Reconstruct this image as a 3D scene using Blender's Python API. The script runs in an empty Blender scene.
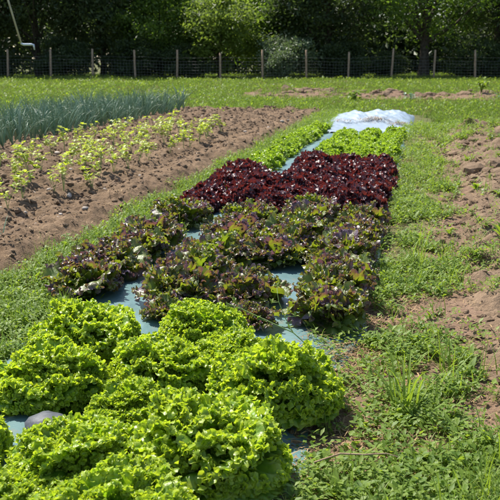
import bpy, math
import numpy as np
from math import radians, sin, cos, pi

RNG = np.random.default_rng(7)
scene = bpy.context.scene
COL = scene.collection

# ------------------------------------------------------------------ frame of the planting bed
VP = radians(11.035)                      # the bed runs 11 degrees to the right of the view axis
UX, UY = sin(VP), cos(VP)
def W(u, v):                              # along the bed, across the bed -> world x, y
    return u * UX + v * UY, u * UY - v * UX
def UVc(x, y):
    return x * UX + y * UY, x * UY - y * UX
RZ = -VP

# ------------------------------------------------------------------ noise
def _hash(ix, iy, seed):
    h = (ix.astype(np.int64) * 374761393 + iy.astype(np.int64) * 668265263 + seed * 1442695041) & 0x7fffffff
    h = ((h ^ (h >> 13)) * 1274126177) & 0x7fffffff
    h = (h ^ (h >> 16)) & 0xffffff
    return h / float(0xffffff)
def vnoise(x, y, seed=0):
    x = np.asarray(x, float); y = np.asarray(y, float)
    ix, iy = np.floor(x), np.floor(y)
    fx, fy = x - ix, y - iy
    fx = fx * fx * (3 - 2 * fx); fy = fy * fy * (3 - 2 * fy)
    a, b = _hash(ix, iy, seed), _hash(ix + 1, iy, seed)
    c, d = _hash(ix, iy + 1, seed), _hash(ix + 1, iy + 1, seed)
    return (a * (1 - fx) + b * fx) * (1 - fy) + (c * (1 - fx) + d * fx) * fy
def fbm(x, y, seed=0, octv=4, gain=.5):
    s, a, t = 0, 1, 0
    for k in range(octv):
        s = s + a * vnoise(x * 2 ** k + 13.7 * k, y * 2 ** k - 7.1 * k, seed + k); t += a; a *= gain
    return s / t
def sstep(a, b, x):
    t = np.clip((x - a) / (b - a), 0, 1)
    return t * t * (3 - 2 * t)

# ------------------------------------------------------------------ mesh helpers
def mesh(name, V, F, mat=None, attrs=None, smooth=True):
    V = np.ascontiguousarray(V, np.float32); F = np.ascontiguousarray(F, np.int32)
    k = F.shape[1]
    me = bpy.data.meshes.new(name)
    me.vertices.add(len(V)); me.vertices.foreach_set('co', V.ravel())
    me.loops.add(F.size); me.loops.foreach_set('vertex_index', F.ravel())
    me.polygons.add(len(F))
    me.polygons.foreach_set('loop_start', np.arange(0, F.size, k, dtype=np.int32))
    me.polygons.foreach_set('loop_total', np.full(len(F), k, np.int32))
    me.polygons.foreach_set('use_smooth', np.full(len(F), smooth, bool))
    for an, av in (attrs or {}).items():
        at = me.attributes.new(an, 'FLOAT', 'POINT')
        at.data.foreach_set('value', np.ascontiguousarray(av, np.float32))
    me.update(calc_edges=True)
    if mat: me.materials.append(mat)
    return me
def link(name, me, loc=(0, 0, 0), parent=None, rz=0, sc=1):
    o = bpy.data.objects.new(name, me); COL.objects.link(o)
    o.location = loc; o.rotation_euler = (0, 0, rz)
    o.scale = (sc, sc, sc) if not hasattr(sc, '__len__') else sc
    if parent: o.parent = parent
    return o
def tag(o, label=None, cat=None, group=None, kind=None):
    if label: o['label'] = label
    if cat: o['category'] = cat
    if group: o['group'] = group
    if kind: o['kind'] = kind
    return o
def grid_faces(n, m):                      # n rows, m columns
    i = np.arange(n - 1)[:, None] * m + np.arange(m - 1)[None]
    return np.stack([i, i + 1, i + m + 1, i + m], -1).reshape(-1, 4)
class Bag:                                 # collects shapes that become ONE mesh
    def __init__(s): s.V = []; s.F = []; s.A = {}; s.n = 0
    def add(s, V, F, **attrs):
        V = np.asarray(V, float).reshape(-1, 3); s.V.append(V); s.F.append(np.asarray(F) + s.n)
        for k, a in attrs.items(): s.A.setdefault(k, []).append(np.broadcast_to(a, (len(V),)).astype(float))
        s.n += len(V)
    def mesh(s, name, mat, smooth=True):
        return mesh(name, np.concatenate(s.V), np.concatenate(s.F), mat, {k: np.concatenate(a) for k, a in s.A.items()}, smooth)
def tube(P, R, k=6, cap=True):
    P = np.asarray(P, float); R = np.broadcast_to(R, (len(P),))
    T = np.gradient(P, axis=0); T /= np.linalg.norm(T, axis=1)[:, None] + 1e-9
    ref = np.array([0.3, 0.1, 1.0]) if abs(T[0][2]) < .9 else np.array([1.0, .2, 0])
    A = np.cross(T, ref); A /= np.linalg.norm(A, axis=1)[:, None] + 1e-9
    B = np.cross(T, A)
    th = np.arange(k) * 2 * pi / k
    V = P[:, None] + R[:, None, None] * (A[:, None] * np.cos(th)[None, :, None] + B[:, None] * np.sin(th)[None, :, None])
    n = len(P); F = []
    i = np.arange(n - 1)[:, None] * k; j = np.arange(k)[None]; jn = (j + 1) % k
    F = np.stack([i + j, i + jn, i + k + jn, i + k + j], -1).reshape(-1, 4)
    V = V.reshape(-1, 3)
    if cap:
        V = np.vstack([V, P[:1], P[-1:]]); c0, c1 = n * k, n * k + 1
        jj = np.arange(k); jn = (jj + 1) % k
        F = np.vstack([F, np.stack([jn, jj, np.full(k, c0), np.full(k, c0)], -1)[:0],])
        F = np.vstack([F] + [np.array([[a, b, c0, c0]])[:0] for a, b in ()])
        # caps as quads over the first and last ring (k is even)
        for ring in (0, (n - 1) * k):
            for q in range(0, k - 2, 2):
                F = np.vstack([F, [[ring, ring + q + 1, ring + q + 2, ring + (q + 3) % k]]]) if q + 3 < k + 1 else F
    return V, F
def tri(F):
    F = np.asarray(F); return np.vstack([F[:, [0, 1, 2]], F[:, [0, 2, 3]]])
def scatter(T, F, pos, rz, sc, tilt=None, attrs=None):
    """many copies of one template merged: T (n,3), pos (N,3)"""
    N = len(pos); c, s = np.cos(rz), np.sin(rz)
    V = np.broadcast_to(T, (N,) + T.shape).copy()
    V *= np.asarray(sc).reshape(N, 1, -1)
    if tilt is not None:
        ct, st = np.cos(tilt)[:, None], np.sin(tilt)[:, None]
        y, z = V[..., 1].copy(), V[..., 2].copy()
        V[..., 1] = y * ct - z * st; V[..., 2] = y * st + z * ct
    x, y = V[..., 0].copy(), V[..., 1].copy()
    V[..., 0] = x * c[:, None] - y * s[:, None]; V[..., 1] = x * s[:, None] + y * c[:, None]
    V += pos[:, None]
    FF = (F[None] + (np.arange(N) * len(T))[:, None, None]).reshape(-1, F.shape[1])
    return V.reshape(-1, 3), FF

# ------------------------------------------------------------------ materials
class NT:
    def __init__(s, name):
        s.m = bpy.data.materials.new(name); s.m.use_nodes = True
        s.t = s.m.node_tree; s.t.nodes.clear()
        s.out = s.n('ShaderNodeOutputMaterial')
    def n(s, ty, **kw):
        nd = s.t.nodes.new(ty)
        for k, v in kw.items(): setattr(nd, k, v)
        return nd
    def l(s, a, b): s.t.links.new(a, b)
    def attr(s, name): return s.n('ShaderNodeAttribute', attribute_name=name).outputs['Fac']
    def noise(s, scale, detail=3, rough=.5, vec=None):
        nd = s.n('ShaderNodeTexNoise'); nd.inputs['Scale'].default_value = scale
        nd.inputs['Detail'].default_value = detail; nd.inputs['Roughness'].default_value = rough
        if vec is None: vec = s.n('ShaderNodeTexCoord').outputs['Object']
        s.l(vec, nd.inputs['Vector']); return nd.outputs['Fac']
    def ramp(s, fac, stops, interp='LINEAR'):
        r = s.n('ShaderNodeValToRGB'); r.color_ramp.interpolation = interp
        e = r.color_ramp.elements
        while len(e) < len(stops): e.new(.5)
        for i, (p, c) in enumerate(stops):
            e[i].position = p; e[i].color = (*c, 1) if len(c) == 3 else c
        s.l(fac, r.inputs['Fac']); return r.outputs['Color']
    def math(s, op, a, b=None, clamp=False):
        m = s.n('ShaderNodeMath', operation=op, use_clamp=clamp)
        for i, x in enumerate((a, b)):
            if x is None: continue
            if isinstance(x, (int, float)): m.inputs[i].default_value = x
            else: s.l(x, m.inputs[i])
        return m.outputs[0]
    def mix(s, fac, a, b, mode='MIX'):
        m = s.n('ShaderNodeMix', data_type='RGBA', blend_type=mode)
        for sock, x in ((m.inputs[0], fac), (m.inputs[6], a), (m.inputs[7], b)):
            if isinstance(x, (int, float)): sock.default_value = x
            elif isinstance(x, tuple): sock.default_value = (*x, 1)
            else: s.l(x, sock)
        return m.outputs[2]
    def bump(s, h, strength=.5, dist=.01):
        b = s.n('ShaderNodeBump'); b.inputs['Strength'].default_value = strength
        b.inputs['Distance'].default_value = dist; s.l(h, b.inputs['Height']); return b.outputs['Normal']
    def bsdf(s, col, rough=.6, spec=.5, normal=None, **kw):
        p = s.n('ShaderNodeBsdfPrincipled')
        if isinstance(col, tuple): p.inputs['Base Color'].default_value = (*col, 1)
        else: s.l(col, p.inputs['Base Color'])
        if isinstance(rough, (int, float)): p.inputs['Roughness'].default_value = rough
        else: s.l(rough, p.inputs['Roughness'])
        p.inputs['Specular IOR Level'].default_value = spec
        for k, v in kw.items(): p.inputs[k].default_value = v
        if normal is not None: s.l(normal, p.inputs['Normal'])
        return p.outputs[0]
    def leafy(s, col, tcol, trans, rough, spec, normal=None):
        a = s.bsdf(col, rough, spec, normal)
        t = s.n('ShaderNodeBsdfTranslucent')
        if isinstance(tcol, tuple): t.inputs['Color'].default_value = (*tcol, 1)
        else: s.l(tcol, t.inputs['Color'])
        m = s.n('ShaderNodeMixShader'); m.inputs[0].default_value = trans
        s.l(a, m.inputs[1]); s.l(t.outputs[0], m.inputs[2]); s.fin(m.outputs[0]); return s.m
    def fin(s, sh): s.l(sh, s.out.inputs['Surface']); return s.m

def rnd_tint(t, col, amount=.25):
    """small colour difference per leaf (attribute rnd) """
    f = t.math('ADD', t.math('MULTIPLY', t.attr('rnd'), 2 * amount), 1 - amount)
    vm = t.n('ShaderNodeVectorMath', operation='SCALE'); t.l(col, vm.inputs[0]); t.l(f, vm.inputs['Scale'])
    return vm.outputs[0]

def m_green_lettuce():
    t = NT('green_lettuce_leaf')
    e = t.attr('edge'); nz = t.noise(60, 3)
    f = t.math('ADD', e, t.math('MULTIPLY', t.math('SUBTRACT', nz, .5), .5))
    col = t.ramp(f, [(.1, (.40, .50, .20)), (.45, (.09, .21, .018)), (.8, (.19, .34, .03)), (1.0, (.42, .52, .06))])
    col = rnd_tint(t, col, .18)
    tc = t.ramp(f, [(.1, (.4, .5, .15)), (.6, (.20, .42, .012)), (.85, (.34, .54, .015)), (1.0, (.62, .74, .03))])
    return t.leafy(col, tc, .46, .36, .5, t.bump(t.noise(170, 3), .35, .004))
def m_young_lettuce():
    t = NT('young_lettuce_leaf')
    e = t.attr('edge')
    col = t.ramp(e, [(.1, (.40, .50, .20)), (.5, (.14, .26, .025)), (1.0, (.32, .43, .045))])
    return t.leafy(rnd_tint(t, col, .2), (.42, .60, .03), .42, .38, .45)
def m_bronze():
    t = NT('bronze_lettuce_leaf')
    e = t.attr('edge'); nz = t.noise(26, 4, .6)
    f = t.math('ADD', t.math('SUBTRACT', e, .10), t.math('MULTIPLY', t.math('SUBTRACT', nz, .5), .8))
    f = t.math('ADD', f, t.math('MULTIPLY', t.math('SUBTRACT', t.attr('rnd'), .5), .35))
    col = t.ramp(f, [(.2, (.11, .17, .03)), (.62, (.12, .18, .02)), (.80, (.15, .17, .035)), (.92, (.13, .085, .06)), (1.0, (.18, .125, .165))])  # purple-brown margins; the lilac sky sheen is painted into the last stop
    tc = t.ramp(f, [(.3, (.30, .46, .02)), (.78, (.34, .40, .02)), (.94, (.26, .13, .05)), (1.0, (.20, .08, .09))])
    ro = t.ramp(f, [(.5, (.5,) * 3), (.95, (.41,) * 3)])
    return t.leafy(col, tc, .34, ro, .85, t.bump(t.noise(130, 3), .5, .005))
def m_red():
    t = NT('dark_red_lettuce_leaf')
    e = t.attr('edge'); nz = t.noise(30, 3, .6)
    f = t.math('ADD', e, t.math('MULTIPLY', t.math('SUBTRACT', nz, .5), .5))
    col = t.ramp(f, [(.1, (.10, .08, .03)), (.4, (.10, .026, .015)), (1.0, (.080, .020, .030))])
    tc = t.ramp(f, [(.1, (.2, .14, .03)), (.45, (.32, .055, .025)), (1.0, (.19, .028, .022))])
    return t.leafy(rnd_tint(t, col, .3), tc, .30, .41, .9, t.bump(t.noise(110, 3), .5, .005))
def m_simple_leaf(name, c0, c1, tc, trans=.35, rough=.45, spec=.4, amount=.25):
    t = NT(name)
    col = t.mix(t.attr('rnd'), c0, c1)
    return t.leafy(col, tc, trans, rough, spec)
def m_soil(name='tilled_soil', dark=(.115, .074, .044), light=(.30, .205, .128)):
    t = NT(name)
    co = t.n('ShaderNodeTexCoord').outputs['Object']
    big, mid, fine = t.noise(1.1, 4, .6, co), t.noise(14, 5, .65, co), t.noise(90, 4, .7, co)
    f = t.math('ADD', t.math('MULTIPLY', big, .35), t.math('ADD', t.math('MULTIPLY', mid, .4), t.math('MULTIPLY', fine, .25)))
    col = t.ramp(f, [(.36, dark), (.52, tuple((a + b) / 2 for a, b in zip(dark, light))), (.66, light)])
    h = t.math('ADD', t.math('MULTIPLY', mid, 1.0), t.math('MULTIPLY', fine, .45))
    return t.fin(t.bsdf(col, .95, .15, t.bump(h, .9, .03)))
def m_ground():
    t = NT('field_ground')
    co = t.n('ShaderNodeTexCoord').outputs['Object']
    s = t.attr('soil')
    big, mid, fine = t.noise(.8, 4, .6, co), t.noise(9, 5, .65, co), t.noise(70, 4, .7, co)
    f = t.math('ADD', t.math('MULTIPLY', mid, .6), t.math('MULTIPLY', fine, .4))
    soil = t.ramp(f, [(.36, (.11, .065, .042)), (.64, (.27, .18, .12))])
    turf = t.ramp(f, [(.36, (.065, .055, .03)), (.52, (.11, .12, .038)), (.68, (.19, .16, .085))])
    k = t.math('ADD', s, t.math('MULTIPLY', t.math('SUBTRACT', mid, .5), .9))
    fac = t.ramp(k, [(.38, (0,) * 3), (.62, (1,) * 3)])
    col = t.mix(fac, turf, soil)
    return t.fin(t.bsdf(col, .95, .15, t.bump(f, .8, .03)))
def m_film(name, a, b, rough, spec=.5, dirt=(.25, .18, .12), dl=.56):
    t = NT(name)
    co = t.n('ShaderNodeTexCoord').outputs['Object']
    col = t.mix(t.noise(5, 4, .6, co), a, b)
    d = t.ramp(t.noise(7, 6, .7, co), [(dl, (0,) * 3), (dl + .13, (1,) * 3)])
    col = t.mix(t.math('MULTIPLY', d, .75), col, dirt)
    r = t.math('ADD', t.math('MULTIPLY', t.noise(11, 3, .6, co), .25), rough)
    return t.fin(t.bsdf(col, r, spec, t.bump(t.noise(30, 4, .6, co), .30, .010)))
def m_plain(name, a, b, scale=20, rough=.8, spec=.3, bs=.4, bd=.01, **kw):
    t = NT(name); nz = t.noise(scale, 5, .65)
    return t.fin(t.bsdf(t.ramp(nz, [(.35, a), (.65, b)]), rough, spec, t.bump(nz, bs, bd), **kw))

M = dict(
    lettuce=m_green_lettuce(), young=m_young_lettuce(), bronze=m_bronze(), red=m_red(),
    soil=m_soil(), rsoil=m_soil('rough_soil', (.13, .085, .053), (.33, .235, .155)), ground=m_ground(),
    clod=m_soil('soil_clod', (.15, .10, .063), (.31, .22, .145)),
    film=m_film('mulch_film', (.095, .18, .185), (.155, .25, .255), .18),
    cover=m_film('sky_pale_film', (.20, .26, .32), (.33, .40, .47), .25, .6, (.36, .25, .16), .6),  # film at the far end, its grazing sky reflection painted in as pale colour
    weed=m_simple_leaf('weed_leaf', (.075, .15, .022), (.22, .30, .045), (.36, .50, .035), .38, .52, .3),
    turf=m_simple_leaf('turf_blade', (.09, .16, .022), (.27, .29, .075), (.26, .42, .04), .35, .55, .3),
    dead=m_simple_leaf('dry_straw', (.17, .10, .05), (.46, .31, .15), (.4, .3, .15), .15, .7, .3),
    onion=m_simple_leaf('onion_leaf', (.085, .19, .11), (.27, .38, .25), (.22, .40, .16), .22, .36, .55),
    seedling=m_simple_leaf('seedling_leaf', (.22, .32, .035), (.46, .48, .075), (.55, .66, .045), .45, .45, .4),
    stem=m_plain('pale_stem', (.20, .30, .08), (.30, .38, .12), 60, .6),
    bark=m_plain('bark', (.035, .028, .02), (.10, .08, .06), 8, .9, .2, .8, .03),
    post=m_plain('fence_post_wood', (.28, .19, .12), (.46, .33, .23), 14, .85, .2, .6, .01),
    wire=m_plain('galvanised_wire', (.22, .22, .22), (.32, .32, .32), 5, .5, .5, 0, .001, Metallic=.7),
    rock=m_plain('grey_stone', (.03, .036, .048), (.085, .095, .115), 22, .6, .5, .5, .006),
    pebble=m_plain('pebble', (.30, .25, .21), (.48, .42, .36), 30, .8, .3, .3, .004),
    pipe=m_plain('weathered_pipe', (.33, .31, .20), (.45, .42, .28), 12, .55, .4, .2, .002),
    metal=m_plain('pale_metal', (.45, .52, .58), (.58, .66, .72), 12, .35, .6, .1, .002, Metallic=.3),
)
TREE_COL = {
    'dark': ((.032, .052, .026), (.085, .115, .042), (.14, .22, .04), .34),
    'mid': ((.06, .105, .022), (.14, .20, .04), (.24, .40, .03), .42),
    'light': ((.08, .13, .025), (.18, .23, .045), (.30, .42, .05), .42),
    'grey': ((.09, .13, .06), (.19, .24, .13), (.18, .27, .08), .25),
}
TM = {k: m_simple_leaf(k + '_tree_leaf', a, b, c, tr, .5, .35) for k, (a, b, c, tr) in TREE_COL.items()}

# ------------------------------------------------------------------ terrain
def soil_mask(u, v):
    """1 where the earth is bare, 0 where weeds or grass cover it"""
    n = fbm(u * 1.3, v * 1.3, 5, 4) - .5
    left = sstep(-1.78, -1.93, v + n * .15) * sstep(-5.2, -4.9, v) * sstep(19.5, 17.5, u + n * 2)
    left = np.maximum(left, sstep(-6.9, -6.6, v) * sstep(-4.4, -4.7, v) * sstep(17.8, 17.0, u))
    edge = .16 + .07 * np.sin(u * .9 + 1) + .012 * np.maximum(u - 9, 0)
    right = sstep(edge - .16, edge + .14, v + n * .45) * sstep(15.0, 12.5, u + n * 3) * sstep(7, 5.5, v)
    right = right * sstep(2.2, 2.9, u - .9 * np.maximum(v - .35, 0)) * 1.0 + 0
    right = right * (1 - .7 * sstep(.56, .70, fbm(u * .9 + 9, v * 1.5, 21, 3)))
    h1 = sstep(3.0, 1.2, np.abs(u - 25.5 + .25 * v)) * sstep(-6.5, -4.5, v) * sstep(3.4, 2.0, v) * sstep(.28, .46, fbm(u * .7, v * .9, 31, 3))
    h2 = .8 * sstep(1.2, .4, np.abs(u - 17.0 + .6 * v)) * sstep(.3, .8, v) * sstep(3.0, 2.2, v)
    h3 = .8 * sstep(5.5, 3.5, np.abs(u - 24)) * sstep(2.6, 3.6, v) * sstep(8, 6, v) * sstep(.42, .56, fbm(u * .6 + 4, v * .8, 33, 3))
    return np.clip(np.maximum.reduce([left, right, h1, h2, h3]), 0, 1)
def ground_mask(u, v):
    near = sstep(-2.4, -2.0, v) * sstep(2.6, 1.6, v) * sstep(17, 13, u) * sstep(.3, 1.2, u)
    return np.clip(soil_mask(u, v) + .40 * near + .5 * near * sstep(.25, .1, np.abs(v + .12)) * sstep(4.2, 3.6, u), 0, 1)
def zg(u, v):
    u = np.asarray(u, float); v = np.asarray(v, float)
    z = (fbm(u * 1.6, v * 1.6, 2, 4) - .5) * .05 * sstep(2, 6, np.abs(u) + np.abs(v))
    z = z + (fbm(u * .22, v * .22, 8, 3) - .5) * .35 * sstep(18, 34, u)
    z = z + .28 * sstep(2.4, .4, np.abs(u - 25.5 + .25 * v)) * sstep(-6.5, -3.5, v) * sstep(3.6, 1.6, v) * fbm(u * 1.2, v * 1.2, 41, 3)
    return z
def zleft(u, v):                          # the tilled bed on the left: a low flat ridge with a shoulder
    prof = sstep(-1.80, -2.15, v) * sstep(-5.35, -4.9, v) * sstep(19.6, 17.6, u)
    ridge = .025 * np.cos((v + 2.62) * 2 * pi / .46) * sstep(-1.9, -2.6, v) * sstep(-5, -4.5, v)
    rough = (fbm(u * 8, v * 8, 50, 5, .75) - .45) * .12 + (fbm(u * 2, v * 2, 55, 3) - .5) * .06
    return -.07 + (.15 + ridge + rough) * prof
def zright(u, v):
    edge = .16 + .07 * np.sin(u * .9 + 1) + .012 * np.maximum(u - 9, 0)
    prof = sstep(edge - .05, edge + .3, v) * sstep(15.2, 13.2, u) * sstep(6.6, 5.5, v) * sstep(.8, 1.6, u)
    rid = fbm(u * 2.2, v * 1.6, 62, 4, .55)
    lump = sstep(7.0, 9.5, u) * sstep(.25, .8, v) * (.17 * np.maximum(rid - .38, 0) * 3)
    rough = (fbm(u * 7, v * 7, 60, 5, .75) - .45) * .11
    fine = .018 * np.sin(u * 16 + 3 * fbm(u, v * 2, 66, 2)) * sstep(6.5, 5.5, u)
    return -.05 + (.075 + rough + lump + fine) * prof
def zsurf(u, v):
    return np.maximum(np.maximum(zg(u, v), np.where((v < -1.74) & (v > -5.4), zleft(u, v), -1)), np.where(v > .1, zright(u, v), -1))

def sheet(name, us, vs, zf, mat, attr=None):
    U_, V_ = np.meshgrid(us, vs, indexing='ij')
    X, Y = W(U_, V_)
    Z = zf(U_, V_)
    P = np.stack([X, Y, Z], -1).reshape(-1, 3)
    A = {'soil': attr(U_, V_).ravel()} if attr else None
    return link(name, mesh(name, P, grid_faces(len(us), len(vs))[:, ::-1], mat, A))

s = np.linspace(-math.asinh(15), math.asinh(220), 900); us = 2 * np.sinh(s)
s = np.linspace(-math.asinh(330), math.asinh(330), 620); vs = -.5 + 1.2 * np.sinh(s)
tag(sheet('ground', us, vs, zg, M['ground'], ground_mask), kind='structure')
us = np.exp(np.linspace(math.log(1.2), math.log(20), 950))
tag(sheet('soil_bed', us, np.linspace(-5.5, -1.74, 250), zleft, M['soil']), kind='structure')
s = np.linspace(0, 1, 300)
tag(sheet('rough_soil', np.exp(np.linspace(math.log(1.0), math.log(15.6), 750)), .02 + 6.8 * s ** 1.6, zright, M['rsoil']), kind='structure')

# ------------------------------------------------------------------ plastic mulch
def film_z(u, v):
    wv = .05 * (vnoise(u * 3, 0 * v + 2, 77) - .5)
    e = np.minimum(v + 1.50 + .04 * sstep(3, 4.5, u) + wv, -.17 - .05 * sstep(3.4, 2.6, u) - v + wv)
    z = .030 * sstep(0, .16, e) - .035 * sstep(.05, 0, e)
    cr = (fbm(u * 3, v * 9, 70, 4, .55) - .5) * .022 + .006 * np.sin(v * 30 + 5 * fbm(u * 1.5, v * 2, 71, 2))
    return z + cr * sstep(0, .06, e)
us = np.exp(np.linspace(math.log(1.0), math.log(15.4), 700))
o = sheet('mulch_film', us, np.linspace(-1.60, -.14, 130), film_z, M['film'])
tag(o, 'blue-green plastic mulch film stretched over the raised lettuce bed', 'plastic film')
def cover_z(u, v):
    e = np.minimum(v + 1.66, -.08 - v)
    hump = sstep(13.4, 15.2, u) * sstep(17.1, 15.9, u)
    cr = (fbm(u * 1.3, v * 3.4 + 1.2 * u, 75, 4, .62) - .5) * .24 + .02 * np.exp(-((u - 14.25 - .12 * np.sin(v * 6)) / .16) ** 2)
    z = .05 + (.09 + cr * .8) * hump * sstep(0, .45, e) + cr * .2
    k = np.minimum(e, np.minimum(u - 12.6 - .5 * np.sin(v * 7), 17.1 - u))
    return z * sstep(0, .16, k) - .06 * sstep(.1, 0, k)
o = sheet('film_heap', np.linspace(12.5, 17.1, 160), np.linspace(-1.66, -.08, 90), cover_z, M['cover'])
tag(o, 'crumpled film heaped up at the far end of the lettuce bed, sky reflection in its colour', 'plastic sheet')

# ------------------------------------------------------------------ leaves
def fan_leaf(L, alpha0, k1, amp, th0, th1, na, nr, rng, cup=1.2, lobes=0.0, frill=1.0, rbase=.06, crinkle=.004, tooth=0.0, curly=0.0):
    """a fan shaped leaf with a ruffled margin, base at the origin, growing towards +x and up"""
    a = np.linspace(-1, 1, na)[None, :]; q = 1 - (1 - np.linspace(0, 1, nr)[:, None]) ** 1.45
    ph = rng.uniform(0, 6.28, 8)
    R = L * (.80 + .2 * np.cos(a * 1.5)) * (1 + .06 * np.sin(3 * a + ph[0]) + lobes * np.sin(k1 * 1.0 * a + ph[1]))
    R = R * (1 + .05 * frill * np.sin(k1 * 5 * a + ph[2]) - tooth * np.abs(np.sin(k1 * 5.2 * a + ph[5] + 1.3 * np.sin(9 * a))))
    al = a * alpha0 * (.30 + .70 * q ** .8)
    w2 = q ** 2.2; w6 = q ** 5
    p1 = k1 * a * 3.0 + ph[3] + 1.1 * np.sin(4 * a + ph[4])
    al = al + frill * w6 * .045 * np.sin(2 * p1 + .6) + frill * w6 * .02 * np.sin(5.1 * p1 + ph[6])
    w4 = q ** 3.6; wob = .55 + .9 * vnoise(a * 3 + 40 * ph[1] + 0 * q, q * 2 + ph[2], 5)
    n = amp * wob * (w4 * np.sin(p1 + 1.5 * q) + .30 * q ** 1.5 * np.sin(.31 * p1 + ph[7]) + .50 * w6 * frill * np.sin(2.3 * p1 + ph[5] + 2 * q) + .16 * w6 * frill * np.sin(5.3 * p1 + ph[6]))
    if curly:
        e_ = np.maximum(q, np.abs(a) ** 3 * (.45 + .55 * q) * np.ones_like(q))
        p1 = p1 + 15 * q * np.abs(a) ** 3 * np.sign(a)
        q5, q12 = e_ ** 7, e_ ** 14
        al = al + q5 * curly * (.045 * np.sin(1.8 * p1 + ph[0]) + .022 * np.sin(3.7 * p1 + ph[2]))
        n = amp * wob * (.50 * e_ ** 2.5 * np.sin(p1) + .30 * q ** 1.5 * np.sin(.31 * p1 + ph[7]) + curly * (.95 * q5 * np.sin(1.8 * p1 + ph[5] + 3 * q) + .50 * q12 * np.sin(3.7 * p1 + ph[6] + 4 * q)))
        n = n + .035 * q ** 5 * (vnoise(a * 4 + 17 * ph[4], 0 * q, 12) - .60)
    n = n + crinkle * np.sin(9 * q + 7 * a + ph[7]) * np.sin(13 * a + ph[0]) * q
    R = R * (1 - (.22 * np.abs(a) ** 5 if curly else 0)) * (1 + (.10 if curly else .16) * (vnoise(a * 2.2 + 9 * ph[3], 0 * a + ph[4], 6) - .5))
    r = rbase * L + (R - rbase * L) * q + amp * .8 * w6 * frill * np.sin(1.7 * p1 + ph[1])
    ell = r * np.cos(al); lat = r * np.sin(al) * 1.0
    # elevation profile along the leaf
    tt = np.linspace(0, 1.25, 60); th = th0 + (th1 - th0) * np.clip(tt, 0, 1.1) ** 1.4
    mx = np.concatenate([[0], np.cumsum(np.cos(th[:-1]))]) * (tt[1] - tt[0]) * L
    mz = np.concatenate([[0], np.cumsum(np.sin(th[:-1]))]) * (tt[1] - tt[0]) * L
    e = ell / L
    X = np.interp(e, tt, mx); Z = np.interp(e, tt, mz); TH = np.interp(e, tt, th)
    c = cup * lat ** 2 / L * 1.0
    X = X - np.sin(TH) * (n + c); Z = Z + np.cos(TH) * (n + c)
    Y = lat
    V = np.stack([X, Y, Z], -1).reshape(-1, 3)
    edge = np.broadcast_to(q, X.shape).ravel()
    return V, grid_faces(nr, na), edge
def rotz(V, a):
    c, s = cos(a), sin(a)
    return np.stack([V[:, 0] * c - V[:, 1] * s, V[:, 0] * s + V[:, 1] * c, V[:, 2]], -1)
_g = np.linspace(-1, 1, 4)
FX, FY = [m.ravel() for m in np.meshgrid(_g, _g, indexing='ij')]
FXr = FX * np.sqrt(1 - FY ** 2 / 2.4); FYr = FY * np.sqrt(1 - FX ** 2 / 2.4)
FFACE = grid_faces(4, 4)
def lobes_at(P, size, rng, up=.5, curl=1.0):
    """small curled lobes of a frilly leaf margin, one at each point of P"""
    N = len(P); out = P / (np.linalg.norm(P, axis=1)[:, None] + 1e-6)
    n = rng.normal(size=(N, 3)) * .9 + out * up + np.array([0, 0, .35]); n /= np.linalg.norm(n, axis=1)[:, None]
    t = out + rng.normal(size=(N, 3)) * .7; t -= n * (t * n).sum(1)[:, None]; t /= np.linalg.norm(t, axis=1)[:, None]
    b = np.cross(n, t)
    sz = size * rng.uniform(.55, 1.3, N)[:, None]
    c1, c2, c3 = rng.normal(0, .55, (3, N, 1)) * curl; ph = rng.uniform(0, 6.28, (N, 1))
    h = c1 * FXr ** 2 + c2 * FYr ** 2 + c3 * FXr * FYr + .30 * np.sin(3.3 * FXr + ph) * FYr
    k = 1 + .16 * np.sin(5 * np.arctan2(FYr, FXr) + ph)
    x = FXr * k * sz; y = FYr * k * sz * rng.uniform(.6, 1.0, (N, 1)); h = h * sz
    V = P[:, None] + t[:, None] * (x + sz * .5)[..., None] + b[:, None] * y[..., None] + n[:, None] * h[..., None]
    F = (FFACE[None] + (np.arange(N) * 16)[:, None, None]).reshape(-1, 4)
    e = .86 + .14 * np.broadcast_to(np.maximum(np.abs(FX), np.abs(FY)), (N, 16))
    return V.reshape(-1, 3), F, e.ravel(), np.repeat(rng.random(N), 16)
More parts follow.
